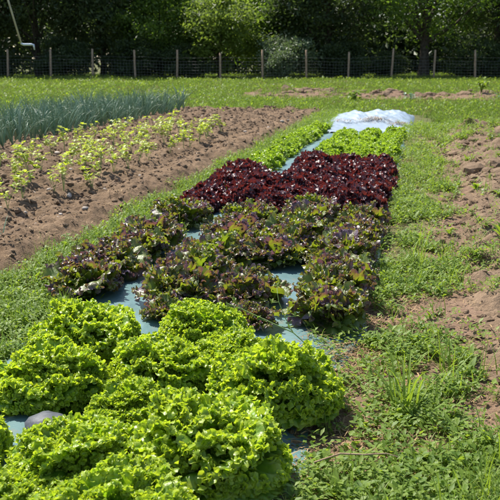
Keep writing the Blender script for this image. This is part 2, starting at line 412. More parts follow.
def lettuce_mesh(name, mat, seed, N, L0, L1, e0, e1, t0, t1, na=52, nr=9, k1=5, amp=.016, cup=1.0, lobes=0., frill=1., a0=1.0, crinkle=.004, zs=1, hemi=False, curl=35, tooth=0.0, curly=0.0, core=0.0, dome=None, nf=0, fs=.01, fcurl=1.0):
    """spiral of leaves: index 0 is the innermost. e = base elevation, t = tip elevation (degrees)"""
    rng = np.random.default_rng(seed); B = Bag()
    for i in range(N):
        q = (i + .5) / N
        L = (L0 + (L1 - L0) * q ** .7) * rng.uniform(.88, 1.12)
        th0 = radians(e0 + (e1 - e0) * q + rng.normal(0, 5)); th1 = radians(t0 + (t1 - t0) * q + rng.normal(0, 12))
        if hemi:                                  # tips spread evenly over a dome
            L = rng.uniform(L0, L1) * (1 - .10 * (1 - q)) * rng.uniform(.85, 1.08)
            s0, s1 = sin(radians(e1)), sin(radians(e0)); el = math.asin(s1 + (s0 - s1) * q)
            th0 = el + radians(14) + rng.normal(0, .14); th1 = el - radians(curl * rng.uniform(.4, 1.5)) * (1 - core * sin(el) ** 4)
            if core and q < .3: L *= rng.uniform(.72, 1.0)
        V, F, E = fan_leaf(L, a0 * rng.uniform(.85, 1.15), k1 * rng.uniform(.8, 1.25), amp * rng.uniform(.7, 1.3) * (.75 + .5 * q),
                           th0, th1, na, nr, rng, cup, lobes, frill, crinkle=crinkle, tooth=tooth, curly=curly)
        # twist the leaf a little about its own axis
        tw = rng.normal(0, .30); y, z = V[:, 1].copy(), V[:, 2].copy()
        V[:, 1] = y * cos(tw) - z * sin(tw) * .5; V[:, 2] = z + y * sin(tw)
        V[:, 0] += .008 + .02 * q; V[:, 2] += .004
        V = rotz(V, i * 2.39996 + rng.normal(0, .35)); V[:, 2] = np.maximum(V[:, 2] * zs, .004 * rng.random())
        if dome:                                  # leaves press against each other into a rounded head
            D = np.array([dome[0], dome[0], dome[1]]); rr = np.linalg.norm(V / D, axis=1)
            dr = V / (np.linalg.norm(V, axis=1)[:, None] + 1e-6)
            lim = .93 + .26 * (vnoise(dr[:, 0] * 3 + seed, dr[:, 1] * 3 + dr[:, 2] * 2, 3) - .4)
            f = np.where(rr > lim, (lim + (rr - lim) * .22) / np.maximum(rr, 1e-6), 1); V = V * f[:, None]
        lr = rng.random()
        B.add(V, F, edge=E, rnd=lr)
        if nf:
            G_ = V.reshape(nr, na, 3)
            top = G_[nr - 1, rng.integers(0, na, int(nf * .62))]; sub = G_[rng.integers(nr - 3, nr - 1, int(nf * .2)), rng.integers(0, na, int(nf * .2))]
            sd = G_[rng.integers(nr // 2, nr, nf - int(nf * .62) - int(nf * .2)), rng.choice([0, na - 1], nf - int(nf * .62) - int(nf * .2))]
            if q < .4: sd = G_[rng.integers(nr // 3, nr, nf), rng.integers(0, na, nf)]
            Pm = np.concatenate([top, sub, sd]); Pm = Pm[Pm[:, 2] > .025]
            if len(Pm):
                V2, F2, E2, R2 = lobes_at(Pm, fs, rng, curl=fcurl); V2[:, 2] = np.maximum(V2[:, 2], .003)
                B.add(V2, F2, edge=E2, rnd=.6 * lr + .4 * R2)
    st, sf = tube([(0, 0, -.03), (0, 0, .03), (0, 0, .06)], [.018, .02, .012], 8, False)
    B.add(st, sf, edge=.05, rnd=.5)
    return B.mesh(name, mat)

green = [lettuce_mesh('green_lettuce', M['lettuce'], 100 + i, 76, .155, .20, 89, 2, 60, -25, na=56, nr=12, k1=6.0, amp=.010, cup=-.1, a0=.85, frill=.6, hemi=True, curl=45, curly=.5, core=.75, dome=(.166, .215), nf=130, fs=.0070) for i in (0, 2, 3, 5)]
bronze = [lettuce_mesh('bronze_lettuce', M['bronze'], 200 + i, 17, .14, .21, 86, 14, 50, 10, na=90, nr=13, k1=4.0, amp=.017, cup=.5, frill=.6, a0=1.15, crinkle=.010, hemi=True, curl=48, core=.5, curly=.25, dome=(.19, .185), nf=34, fs=.0105, fcurl=1.2) for i in range(6)]
redm = [lettuce_mesh('red_lettuce', M['red'], 300 + i, 46, .13, .18, 89, 6, 62, 0, na=40, nr=9, k1=3.2, amp=.014, cup=.4, lobes=.05, frill=.7, a0=.7, crinkle=.006, hemi=True, curl=60, core=.5, dome=(.165, .185), nf=34, fs=.0155, fcurl=1.1) for i in range(4)]
young = [lettuce_mesh('young_lettuce', M['young'], 400 + i, 26, .10, .17, 80, 8, 50, -10, na=36, nr=7, k1=3.2, amp=.012, cup=.6, frill=.6, a0=.85, hemi=True, curl=50, dome=(.16, .15), nf=20, fs=.013) for i in range(4)]

def place(kind, ms, u, v, sc, label, cat, group, z=.03, zs=1.0, k=None):
    x, y = W(u, v)
    me = ms[int(RNG.integers(len(ms))) if k is None else k % len(ms)]
    o = link(kind, me, (x, y, z), rz=RNG.uniform(0, 6.28), sc=(sc, sc, sc * zs))
    return tag(o, label, cat, group)

G = 'green curly lettuces at the near end of the bed'
for k, (u, v, sc, zs, lab) in enumerate([
    (2.38, -1.09, .96, 1.0, 'bright green frilly lettuce at the left, standing apart above the dark stone'),
    (2.80, -1.12, 1.12, 1.0, 'large green curly lettuce behind the left one, reaching the bronze lettuces'),
    (3.02, -.76, .86, 1.0, 'upright green lettuce at the back, in front of the small reddish head'),
    (2.56, -.78, 1.0, .95, 'green curly lettuce in the middle, ringed by the other green heads'),
    (2.46, -.40, 1.06, 1.05, 'green curly lettuce at the right, beside the bare film and dry straw'),
    (2.00, -.50, 1.18, .98, 'nearest green frilly lettuce on the right, above the lower edge of the photo'),
    (1.91, -.80, .98, .88, 'green frilly lettuce at the bottom centre, left of the nearest right head'),
    (1.93, -1.16, .80, 1.0, 'green frilly lettuce in the bottom left corner, below the dark stone'),
    (2.27, -.80, .66, .95, 'low green lettuce right of the dark stone, in front of the middle head'),
    (2.78, -.60, .74, .90, 'small green lettuce squeezed between the middle and right heads'),
    (1.66, -.62, .95, .9, 'green lettuce cut by the bottom edge of the photo, nearest of all'),
    (1.66, -.92, .85, .8, 'green lettuce cut by the bottom edge, right of the corner head'),
]):
    place('green_lettuce', green, u, v, sc * 1.12, lab, 'lettuce', G, z=.03, zs=zs * .95, k=k)

ORD = ['front', 'second', 'third', 'fourth', 'fifth', 'sixth', 'seventh', 'eighth', 'ninth', 'tenth', 'eleventh', 'twelfth', 'thirteenth', 'fourteenth', 'fifteenth', 'sixteenth', 'seventeenth', 'eighteenth', 'nineteenth', 'twentieth']
CN = ['leftmost column', 'column second from left', 'column third from left', 'rightmost column']
cols = [-1.45, -1.01, -.68, -.35]
starts = [3.62, 3.52, 3.58, 3.34]
for c, v in enumerate(cols):
    n = 0
    for k in range(6 if c < 2 else 7):
        u = starts[c] + k * .335
        if c == 2 and k == 1: continue        # bare film shows here
        if c == 0 and k == 4: continue
        if c == 0 and k == 5: u -= .02
        sc = (1.07 if c == 0 else 1.0) * RNG.uniform(1.0, 1.12)
        place('bronze_lettuce', bronze, u + RNG.normal(0, .02), v + RNG.normal(0, .02), sc,
              f'bronze and purple crinkled lettuce, {ORD[n]} one in the {CN[c]} of its block', 'lettuce', 'bronze purple lettuces in the middle of the bed', zs=1.0)
        n += 1
place('bronze_lettuce', bronze, 3.26, -.98, .56, 'small reddish brown lettuce on bare film behind the green heads', 'lettuce', 'bronze purple lettuces in the middle of the bed')
place('bronze_lettuce', bronze, 3.24, -.62, .60, 'small dark bronze lettuce tucked behind the green heads near the seed stalk', 'lettuce', 'bronze purple lettuces in the middle of the bed')
rc = [-1.47, -1.21, -.94, -.66, -.40]
CR = ['leftmost column', 'column second from left', 'middle column', 'column second from right', 'rightmost column']
for c, v in enumerate(rc):
    for k in range([7, 4, 9, 9, 9][c]):
        u = 5.85 + k * .29 + (c % 2) * .1
        place('red_lettuce', redm, u + RNG.normal(0, .02), v + RNG.normal(0, .02), RNG.uniform(1.0, 1.18),
              f'dark red glossy lettuce, {ORD[k]} one in the {CR[c]} of the red block', 'lettuce', 'dark red lettuces in the bed', zs=RNG.uniform(.88, 1.15))
for c, v in enumerate([-1.50, -.95, -.66, -.38]):
    for k in range(18 if c == 0 else 12):
        u = (7.95 if c == 0 else 8.6) + k * (.29 if c == 0 else .32)
        place('young_lettuce', young, u + RNG.normal(0, .03), v + RNG.normal(0, .03), RNG.uniform(.92, 1.15),
              f'small light green lettuce, {ORD[k]} one in the {CN[c]} behind the red block', 'lettuce', 'young green lettuces behind the red ones', zs=.9)

# ------------------------------------------------------------------ small leaf templates for weeds
def blade_leaf(L, Wd, th0, bend, segs=3, fold=.25, ovate=True):
    """leaf from origin towards +x; returns verts, tris"""
    t = np.linspace(0, 1, segs + 1)
    th = th0 - bend * t
    x = np.concatenate([[0], np.cumsum(np.cos(th[:-1]))]) * L / segs; z = np.concatenate([[0], np.cumsum(np.sin(th[:-1]))]) * L / segs
    w = Wd * (np.sin(pi * np.clip(t * .92 + .06, 0, 1)) if ovate else (1 - t ** 2 * .95) * .5) * (.5 if ovate else 1)
    V = []; F = []
    for i in range(segs + 1):
        V += [(x[i], -w[i], z[i] + fold * w[i]), (x[i], 0, z[i]), (x[i], w[i], z[i] + fold * w[i])]
    for i in range(segs):
        a = i * 3
        F += [(a, a + 1, a + 4), (a, a + 4, a + 3), (a + 1, a + 2, a + 5), (a + 1, a + 5, a + 4)]
    return np.array(V), np.array(F)
def strip_blade(L, Wd, th0, bend, segs=4):
    t = np.linspace(0, 1, segs + 1); th = th0 - bend * t ** 1.3
    x = np.concatenate([[0], np.cumsum(np.cos(th[:-1]))]) * L / segs; z = np.concatenate([[0], np.cumsum(np.sin(th[:-1]))]) * L / segs
    w = Wd * .5 * (1 - t ** 2)
    V = []; F = []
    for i in range(segs + 1): V += [(x[i], -w[i], z[i]), (x[i], w[i], z[i])]
    for i in range(segs): a = 2 * i; F += [(a, a + 1, a + 3), (a, a + 3, a + 2)]
    return np.array(V), np.array(F)
def chickweed(seed, n=16, size=1.0):
    rng = np.random.default_rng(seed); B = Bag()
    for i in range(n):
        a = rng.uniform(0, 6.28); r = rng.uniform(0, .055) * size; h = rng.uniform(.004, .065) * size * (1 - .5 * r / .06)
        V, F = blade_leaf(rng.uniform(.014, .032) * size, rng.uniform(.010, .018) * size, rng.uniform(-.2, .9), rng.uniform(0, .8), 2)
        V = rotz(V, rng.uniform(0, 6.28)) + np.array([r * cos(a), r * sin(a), h])
        B.add(V, F, rnd=rng.random())
    return B
def rosette(seed, n=8, L=.07, Wd=.022, up=.7):
    rng = np.random.default_rng(seed); B = Bag()
    for i in range(n):
        V, F = blade_leaf(L * rng.uniform(.6, 1.2), Wd * rng.uniform(.7, 1.2), up * rng.uniform(.6, 1.4), rng.uniform(.3, 1.3), 4)
        V = rotz(V, i * 2.4 + rng.normal(0, .3)); V[:, 2] += rng.uniform(0, .02)
        B.add(V, F, rnd=rng.random())
    return B
def grass(seed, n=9, L=.13, Wd=.004, sp=.02, segs=4):
    rng = np.random.default_rng(seed); B = Bag()
    for i in range(n):
        V, F = strip_blade(L * rng.uniform(.5, 1.2), Wd * rng.uniform(.7, 1.3), rng.uniform(.9, 1.55), rng.uniform(.1, 1.5), segs)
        V = rotz(V, rng.uniform(0, 6.28)) + np.array([*rng.normal(0, sp, 2), 0])
        B.add(V, F, rnd=rng.random())
    return B
def straw(seed):
    rng = np.random.default_rng(seed); B = Bag()
    for i in range(6):
        V, F = strip_blade(rng.uniform(.015, .065), rng.uniform(.002, .006), rng.uniform(-.1, .5), rng.uniform(-.3, .9), 3)
        V = rotz(V, rng.uniform(0, 6.28)) + np.array([*rng.normal(0, .03, 2), rng.uniform(.003, .02)])
        B.add(V, F, rnd=rng.random())
    return B
def clump(seed, n=16, H=.45, L=.22, Wd=.15, sp=.35):
    rng = np.random.default_rng(seed); B = Bag()
    for i in range(n):
        az = rng.uniform(0, 6.28); h = H * rng.uniform(.35, 1); o_ = sp * rng.uniform(.1, 1)
        e = np.array([cos(az) * o_, sin(az) * o_, h])
        V, F = tube([(0, 0, -.03), e * (.35, .35, .6), e], [.012, .008, .004], 5, False); B.add(V, tri(F), rnd=.5)
        for k in range(3):
            V, F = blade_leaf(L * rng.uniform(.6, 1.2), Wd * rng.uniform(.7, 1.2), rng.uniform(-.2, 1.0), rng.uniform(.3, 1.3), 4)
            B.add(rotz(V, az + rng.normal(0, .9)) + e * (1 - .12 * k), F, rnd=rng.random())
    return B
def scatter_stuff(name, mat, temps, pts, sc, seed=0, drop=0.0, smooth=True):
    """pts (N,2) in bed coordinates; temps: list of Bag"""
    rng = np.random.default_rng(seed); pts = np.asarray(pts)
    x, y = W(pts[:, 0], pts[:, 1]); z = zsurf(pts[:, 0], pts[:, 1])
    inf = (pts[:, 1] > -1.58) & (pts[:, 1] < -.16) & (pts[:, 0] < 15.3)
    z = np.where(inf, np.maximum(z, film_z(pts[:, 0], pts[:, 1])), z) - drop
    pos = np.stack([x, y, z], -1); idx = rng.integers(len(temps), size=len(pts))
    out = Bag()
    for i, T in enumerate(temps):
        m = idx == i
        if not m.any(): continue
        V0 = np.concatenate(T.V); F0 = np.concatenate(T.F); R0 = np.concatenate(T.A['rnd'])
        V, F = scatter(V0, F0, pos[m], rng.uniform(0, 6.28, m.sum()), (sc[m] if hasattr(sc, '__len__') else np.full(m.sum(), sc)) * rng.uniform(.7, 1.3, m.sum()))
        tn = rng.random(m.sum())[:, None]
        out.add(V, F, rnd=(.5 * R0[None] + .5 * tn).ravel())
    return tag(link(name, out.mesh(name, mat, smooth)), kind='stuff')

CH = [chickweed(i, 18) for i in range(6)]; CHS = [chickweed(20 + i, 9, 1.25) for i in range(5)]
RO = [rosette(40 + i) for i in range(4)]; GR = [grass(60 + i) for i in range(5)]
ST = [straw(80 + i) for i in range(5)]
def sample(n, u0, u1, v0, v1, rng, power=1.0):
    """points thinning out with distance"""
    a = rng.random(n); u = (u0 ** (1 - power) + a * (u1 ** (1 - power) - u0 ** (1 - power))) ** (1 / (1 - power)) if power != 1 else u0 * (u1 / u0) ** a
    return np.stack([u, rng.uniform(v0, v1, n)], -1)
r = np.random.default_rng(11)
def keep(p, dens):
    return p[r.random(len(p)) < dens(p[:, 0], p[:, 1])]
def d_right(u, v):
    s_ = soil_mask(u, v)
    d = (1 - s_) ** 1.2 * sstep(-.36, -.14, v + .10 * (fbm(u * 3, v * 3, 91, 3) - .5) + .0 * u)
    d = np.where(u < 3.7, d * (.38 + .62 * sstep(-.18, .02, v + .12 * (fbm(u * 4, v * 4, 90, 2) - .5))), d)
    return d * (.10 + .90 * sstep(.38, .56, fbm(u * 3.5, v * 3.5, 92, 3))) + .06
near_r = keep(sample(14000, 1.5, 15, -.38, 1.6, r, 1.0), d_right)
far_r = keep(sample(2500, 3, 16, 1.4, 5, r, 1.0), lambda u, v: (1 - soil_mask(u, v)) * .5 + .02)
near_l = keep(sample(11000, 1.5, 18, -2.30, -1.40, r, 1.0), lambda u, v: sstep(-2.03, -1.88, v + .08 * (fbm(u * 3, v * 3, 93, 3) - .5)) * (.5 + .5 * sstep(.4, .5, fbm(u * 3, v * 3, 94, 3))))
pts = np.concatenate([near_r, far_r, near_l])
sc = .72 + .04 * pts[:, 0]
scatter_stuff('ground_weeds', M['weed'], CH, pts, np.minimum(sc, 1.3), 1)
g = np.concatenate([near_r[r.random(len(near_r)) < .30], near_l[r.random(len(near_l)) < .6]])
scatter_stuff('weed_grass', M['turf'], GR, g, np.minimum(.55 + .04 * g[:, 0], 1.1), 2)
g = np.concatenate([near_r[r.random(len(near_r)) < .09], near_l[r.random(len(near_l)) < .10], far_r[r.random(len(far_r)) < .1]])
scatter_stuff('rosette_weeds', M['weed'], RO, g, np.minimum(.7 + .03 * g[:, 0], 1.2), 3)
g = keep(sample(900, 1.6, 9, -.22, .7, r, 1.0), lambda u, v: (1 - soil_mask(u, v)) * sstep(-.15, .0, v) * sstep(.42, .6, fbm(u * 2.5, v * 2.5, 99, 2)))
scatter_stuff('wispy_grass', M['weed'], [grass(160 + i, 7, .19, .0045, .02, 5) for i in range(5)], g, np.full(len(g), .9), 17)
# straw and dead stems along the right edge of the film and over the crest of the pale sheet
p = np.concatenate([
    keep(sample(1900, 1.5, 3.8, -.42, .12, r, 1.0), lambda u, v: sstep(.27, .12, np.abs(v + .17)) * (.25 + .75 * sstep(.4, .6, fbm(u * 5, v * 5, 95, 2)))),
    keep(sample(500, 3.6, 13, -.26, .02, r, 1.0), lambda u, v: .55 * sstep(.35, .6, fbm(u * 1.5, v * 3, 96, 2))),
    sample(90, 9.2, 10.6, -.22, .05, r, 1.0), keep(sample(1600, 1.7, 14, .0, 1.3, r, 1.), lambda u, v: .6 + 0 * u), keep(sample(700, 1.7, 14, -2.2, -1.6, r, 1.), lambda u, v: .6 + 0 * u)])
scatter_stuff('dry_straw', M['dead'], ST, p, np.minimum(.75 + .04 * p[:, 0], 1.3), 4)
cp = np.stack([14.15 + r.normal(0, .05, 70), r.uniform(-1.25, -.22, 70)], -1)
cp[:, 0] += .12 * np.sin(cp[:, 1] * 6)
x, y = W(cp[:, 0], cp[:, 1]); B = Bag()
for i, T in enumerate(ST):
    m = np.arange(70) % len(ST) == i
    V, F = scatter(np.concatenate(T.V), np.concatenate(T.F), np.stack([x[m], y[m], cover_z(cp[m, 0], cp[m, 1])], -1), r.uniform(0, 6, m.sum()), np.full(m.sum(), 2.2))
    B.add(V, F, rnd=np.tile(np.concatenate(T.A['rnd']), m.sum()))
tag(link('straw_litter', B.mesh('straw_litter', M['dead'])), kind='stuff')

# meadow between the beds and the wood
n = 60000
a = r.random(n); d = 11 * (60 / 11) ** a
x = r.uniform(-1, 1, n) * (.34 * d + 3.5); y = d
u, v = UVc(x, y)
den = (1 - soil_mask(u, v)) ** 1.0
inbed = (u < 16.6) & (v < .2) & (v > -7.4) & (u > 3)
ok = (r.random(n) < den + .03) & ~inbed & ~((u < 17.4) & (v < .05) & (v > -1.75))
ok &= ~((u < 15) & (v > -7.4)) | (v > 1.2)
P_ = np.stack([u[ok], v[ok]], -1)
MG = [grass(120 + i, 9, .085, .0085, .05, 2) for i in range(5)]
hgt = .65 + .022 * P_[:, 0] + .35 * fbm(P_[:, 0] * .8, P_[:, 1] * .8, 101, 3)
scatter_stuff('meadow_grass', M['turf'], MG, P_, hgt, 5)
q = P_[r.random(len(P_)) < .16]
scatter_stuff('meadow_weeds', M['weed'], CHS, q, 1.2 + .035 * q[:, 0], 6)
q = P_[r.random(len(P_)) < .10]
scatter_stuff('dry_grass', M['dead'], MG, q, .8 + .02 * q[:, 0], 16)
# rough grass along the fence foot
P2 = np.stack(UVc(r.uniform(-24, 25, 2600), 47.6 + r.normal(0, .5, 2600)), -1)
FG = [grass(140 + i, 8, .22, .010, .07, 3) for i in range(4)]
scatter_stuff('fence_grass', M['turf'], FG, P2, np.full(len(P2), 1.0), 7)

# ------------------------------------------------------------------ clods, pebbles
def lump(seed, sub=1, amp=.25, flat=.7):
    import bmesh
    bm = bmesh.new(); bmesh.ops.create_icosphere(bm, subdivisions=sub + 1, radius=1)
    V = np.array([v.co[:] for v in bm.verts]); F = np.array([[v.index for v in f.verts] for f in bm.faces]); bm.free()
    rng = np.random.default_rng(seed)
    for k in range(5):
        dr = rng.normal(size=3); dr /= np.linalg.norm(dr)
        V = V * (1 + amp * (np.tanh(2.5 * (V @ dr - .35)) * -.3))[:, None]
    V *= (1 + rng.uniform(-amp, amp, len(V)) * .35)[:, None]
    V *= np.array([rng.uniform(.8, 1.3), rng.uniform(.8, 1.2), flat])
    B = Bag(); B.add(V, F, rnd=.5); return B
LU = [lump(i, 1, .55) for i in range(9)]
p1 = np.stack([1.6 * (18 / 1.6) ** r.random(15000), r.uniform(-4.9, -2.0, 15000)], -1)
p1 = p1[r.random(len(p1)) < sstep(-1.98, -2.25, p1[:, 1])]
p2 = sample(8000, 1.6, 14, .1, 3.2, r, 1.0); p2 = keep(p2, lambda u, v: soil_mask(u, v) * .95)
s1 = .0025 + .004 * r.random(len(p1)) ** 3 * 3 + .0006 * p1[:, 0]; s2 = .004 + .020 * r.random(len(p2)) ** 4 + .0008 * p2[:, 0]
p2b = keep(sample(2600, 1.5, 4.2, -.36, .3, r, 1.0), lambda u, v: .3 + .7 * sstep(.2, .08, np.abs(v + .16)))
scatter_stuff('soil_clods', M['clod'], LU, np.concatenate([p1, p2, p2b]), np.concatenate([s1, s2, .002 + .006 * r.random(len(p2b)) ** 2]), 8, drop=.001, smooth=False)
p3 = keep(sample(260, 8, 13.8, .4, 2.6, r, 1.0), lambda u, v: soil_mask(u, v))
scatter_stuff('earth_lumps', M['clod'], LU, p3, .03 + .075 * r.random(len(p3)) ** 2, 9, drop=.01, smooth=False)
p4 = np.concatenate([np.stack([2 * 8 ** r.random(150), r.uniform(-4.5, -2.1, 150)], -1), np.stack([1.8 * 7 ** r.random(90), r.uniform(-.05, 1.6, 90)], -1)])
scatter_stuff('pebbles', M['pebble'], LU, p4, .005 + .010 * r.random(len(p4)) ** 2 + .0008 * p4[:, 0], 10, drop=.0)
# far brown heaps
p5 = np.stack([25.5 + r.normal(0, .9, 500), r.uniform(-5, 2.5, 500)], -1); p5[:, 0] -= .25 * p5[:, 1]
scatter_stuff('heap_clods', M['clod'], LU, p5, .03 + .07 * r.random(len(p5)) ** 2, 12, drop=.02, smooth=False)

# the dark stone that holds the film down
x, y = W(2.13, -1.00)
T = lump(77, 2, .22, .62)
o = link('stone', mesh('stone', np.concatenate(T.V) * .046, np.concatenate(T.F), M['rock']), (x, y, .06), rz=.6)
tag(o, 'smooth dark blue-grey stone on the film between the green lettuces at left', 'stone')

# ------------------------------------------------------------------ onions
def onion_mesh(seed):
    rng = np.random.default_rng(seed); B = Bag()
    n = int(rng.integers(9, 14))
    for i in range(n):
        L = rng.uniform(.34, .60); az = rng.uniform(0, 6.28); th = radians(rng.uniform(50, 88)); bend = rng.uniform(.1, 1.0) if rng.random() > .22 else 2.1
        t = np.linspace(0, 1, 8); ang = th - bend * t ** 2
        x = np.concatenate([[0], np.cumsum(np.cos(ang[:-1]))]) * L / 7; z = np.concatenate([[0], np.cumsum(np.sin(ang[:-1]))]) * L / 7
        P = rotz(np.stack([x, x * 0, z], -1), az) + np.array([0, 0, .02])
        R = .0062 * np.interp(t, [0, .15, .6, 1], [.9, 1.1, .8, .12]) * rng.uniform(.8, 1.2)
        V, F = tube(P, R, 5, False); B.add(V, F, rnd=rng.random())
    V, F = tube([(0, 0, -.02), (0, 0, .02), (0, 0, .10)], [.012, .016, .010], 6, False); B.add(V, F, rnd=.9)
    return B.mesh('onion_plant', M['onion'])
om = [onion_mesh(500 + i) for i in range(7)]
RN = ['front row', 'second row', 'third row', 'fourth row', 'fifth row', 'back row']
def nth(k):
    return f'{k}{"th" if 10 <= k % 100 <= 20 else {1: "st", 2: "nd", 3: "rd"}.get(k % 10, "th")}'
for row in range(6):
    for k in range(50):
        u = 8.7 + k * .165 + RNG.normal(0, .02); v = -4.60 - row * .32 + RNG.normal(0, .02)
        x, y = W(u, v)
        if x < -.40 * y - 1.2: continue
        o = link('onion_plant', om[int(RNG.integers(7))], (x, y, float(zsurf(u, v))), rz=RNG.uniform(0, 6.28), sc=RNG.uniform(.66, 1.10))
        tag(o, f'blue-green upright onion plant, {nth(50 - k)} from the right end of the {RN[row]}', 'onion', 'onion plants in rows beyond the seedlings')

# ------------------------------------------------------------------ seedlings
def seedling_parts(seed):
    rng = np.random.default_rng(seed); S = Bag(); Lf = Bag()
    for i in range(int(rng.integers(3, 6))):
        az = rng.uniform(0, 6.28); h = rng.uniform(.12, .27); lean = rng.uniform(.05, .5)
        t = np.linspace(0, 1, 5)
        P = np.stack([cos(az) * lean * h * t ** 1.5, sin(az) * lean * h * t ** 1.5, h * t - .01], -1)
        V, F = tube(P, np.linspace(.0028, .0016, 5), 5, False); S.add(V, F, rnd=0)
        for tt in (.55, .7, .78, .9, 1.0, 1.0):
            if rng.random() < .12: continue
            b = P[0] + (P[-1] - P[0]) * tt; a2 = rng.uniform(0, 6.28)
            pl = rng.uniform(.015, .04)
            e = b + np.array([cos(a2) * pl, sin(a2) * pl, pl * .8])
            V, F = tube([b, (b + e) / 2 + (0, 0, .003), e], .0014, 4, False); S.add(V, F, rnd=0)
            for da in (-1.1, 0, 1.1):
                V, F = blade_leaf(rng.uniform(.028, .050), rng.uniform(.024, .040), rng.uniform(-.2, .9), rng.uniform(.2, 1.1), 3, .3)
                V = rotz(V, a2 + da + rng.normal(0, .2)) + e
                Lf.add(V, F, rnd=rng.random())
    return S.mesh('stem', M['stem']), Lf.mesh('leaves', M['seedling'])
sm = [seedling_parts(600 + i) for i in range(7)]
rows = [(-2.62, 5.2, 11.4, .30, 'front row'), (-2.98, 5.9, 11.6, .33, 'second row'), (-3.34, 6.7, 12.0, .31, 'third row'), (-3.72, 7.6, 11.0, .34, 'back row')]
for v0, u0, u1, du, rn in rows:
    k = 0; u = u0
    while u < u1:
        k += 1; uu = u + RNG.normal(0, .08); vv = v0 + RNG.normal(0, .06); x, y = W(uu, vv)
        u += du
        if x < -.33 * y - .6: continue
        S_, L_ = sm[int(RNG.integers(7))]
        e = bpy.data.objects.new('seedling', None); COL.objects.link(e); e.empty_display_size = .05
        e.location = (x, y, float(zsurf(uu, vv))); e.rotation_euler = (0, 0, RNG.uniform(0, 6.28)); q = RNG.uniform(.62, 1.1); e.scale = (q, q, q)
        tag(e, f'pale yellow-green leafy seedling, {nth(k)} from the near end of the {rn}', 'seedling', 'young plants in rows on the tilled soil')
        link('stem', S_, parent=e); link('leaves', L_, parent=e)

# ------------------------------------------------------------------ single weeds worth pointing at
def weed(name, bag, mat, u, v, sc, label, cat='weed', group=None, z=None):
    x, y = W(u, v)
    me = bag.mesh(name, mat)
    return tag(link(name, me, (x, y, float(zsurf(u, v)) if z is None else z), rz=RNG.uniform(0, 6.28), sc=sc), label, cat, group)
weed('grass_tuft', grass(701, 22, .24, .007, .02, 6), M['weed'], 2.52, -.02, 1.0, 'large tuft of long arching grass blades in the weedy path on the right', 'grass tuft')
weed('grass_tuft', grass(702, 14, .18, .006, .02, 6), M['weed'], 2.95, .12, 1.0, 'smaller grass tuft at the edge of the rough soil, beyond the largest tuft', 'grass tuft')
weed('grass_seedling', grass(703, 3, .17, .006, .004, 6), M['onion'], 4.45, -2.28, 1.1, 'thin upright grass shoot alone on bare soil in front of seedlings', 'grass shoot')
weed('leafy_weed', rosette(704, 14, .12, .026, 1.15), M['weed'], 5.10, .47, .9, 'upright leafy weed on rough soil near the right edge, halfway up', 'weed')
weed('leafy_weed', rosette(705, 10, .10, .024, 1.0), M['weed'], 3.05, .34, .8, 'low leafy weed on the soil edge near the right border', 'weed')
weed('leafy_weed', rosette(706, 10, .10, .026, .9), M['weed'], 7.3, .45, 1.1, 'small weed on bare ground below the large clods', 'weed')
weed('dock_plant', clump(707, 18, .55), M['weed'], 22.9, -1.72, .55, 'dark green broad-leaved clump on the brown heap behind the pale sheet', 'plant')
weed('dock_plant', clump(708, 12, .38, .16, .12, .5), M['onion'], 23.5, -.35, .55, 'grey-green broad-leaved clump right of the one behind the pale sheet', 'plant')
weed('dock_plant', clump(709, 22, .7, .24, .12, .35), M['weed'], 24.5, 1.5, .55, 'tall leafy clump in the meadow near the right edge', 'plant')
weed('dock_plant', clump(710, 18, .45, .2, .14, .5), M['onion'], 23.0, 2.1, .55, 'grey-green leafy clump cut by the right edge in the meadow', 'plant')
# the dry seed stalk lying across the film
x, y = W(2.90, -.33)
e = bpy.data.objects.new('seed_stalk', None); COL.objects.link(e); e.location = (x, y, .05)
tag(e, 'thin pale branching seed stalk leaning over the film behind the right green lettuce', 'stalk')
S = Bag(); heads = []; rg = np.random.default_rng(5)
main = np.array([(.0, 0, .0), (-.08, .02, .07), (-.17, .03, .11), (-.26, .04, .15), (-.31, .04, .17)])
side = np.array([(-.08, .02, .07), (-.11, .05, .12), (-.13, .06, .17), (-.135, .06, .20)])
for P, rr in ((main, .0032), (side, .0026)):
    V, F = tube(P, rr * .6, 6, False); S.add(V, F, rnd=0)
    for k in range(4):
        j = 1 + k % (len(P) - 1); b = P[j]; en = b + rg.normal(0, .02, 3) + (0, 0, .03)
        V, F = tube([b, (b + en) / 2, en], .0013, 4, False); S.add(V, F, rnd=0)
        Hd = Bag(); heads.append(Hd)
        V, F = tube([en - (0, 0, .004), en, en + (0, 0, .004)], [.001, .003, .001], 5, False); Hd.add(V, tri(F), rnd=.5)
        for q in range(4):
            V, F = blade_leaf(.018, .010, rg.uniform(0, 1.3), .5, 2); Hd.add(rotz(V, rg.uniform(0, 6)) + en, F, rnd=rg.random())
link('stem', S.mesh('stem', M['stem']), parent=e); [link('seed_head', h_.mesh('seed_head', M['turf']), parent=e) for h_ in heads]
# dead brown stem on the straw at the bottom
V, F = tube([(-.11, .0, .02), (-.04, .012, .035), (.02, .0, .035), (.08, .012, .03), (.11, .01, .02)], [.002, .0025, .002, .0016, .001], 6, False)
x, y = W(2.09, -.13)
tag(link('dead_stem', mesh('dead_stem', V, F, M['post']), (x, y, .03), rz=.1), 'thin dead brown stem lying on the straw beside the nearest green lettuce', 'stem')

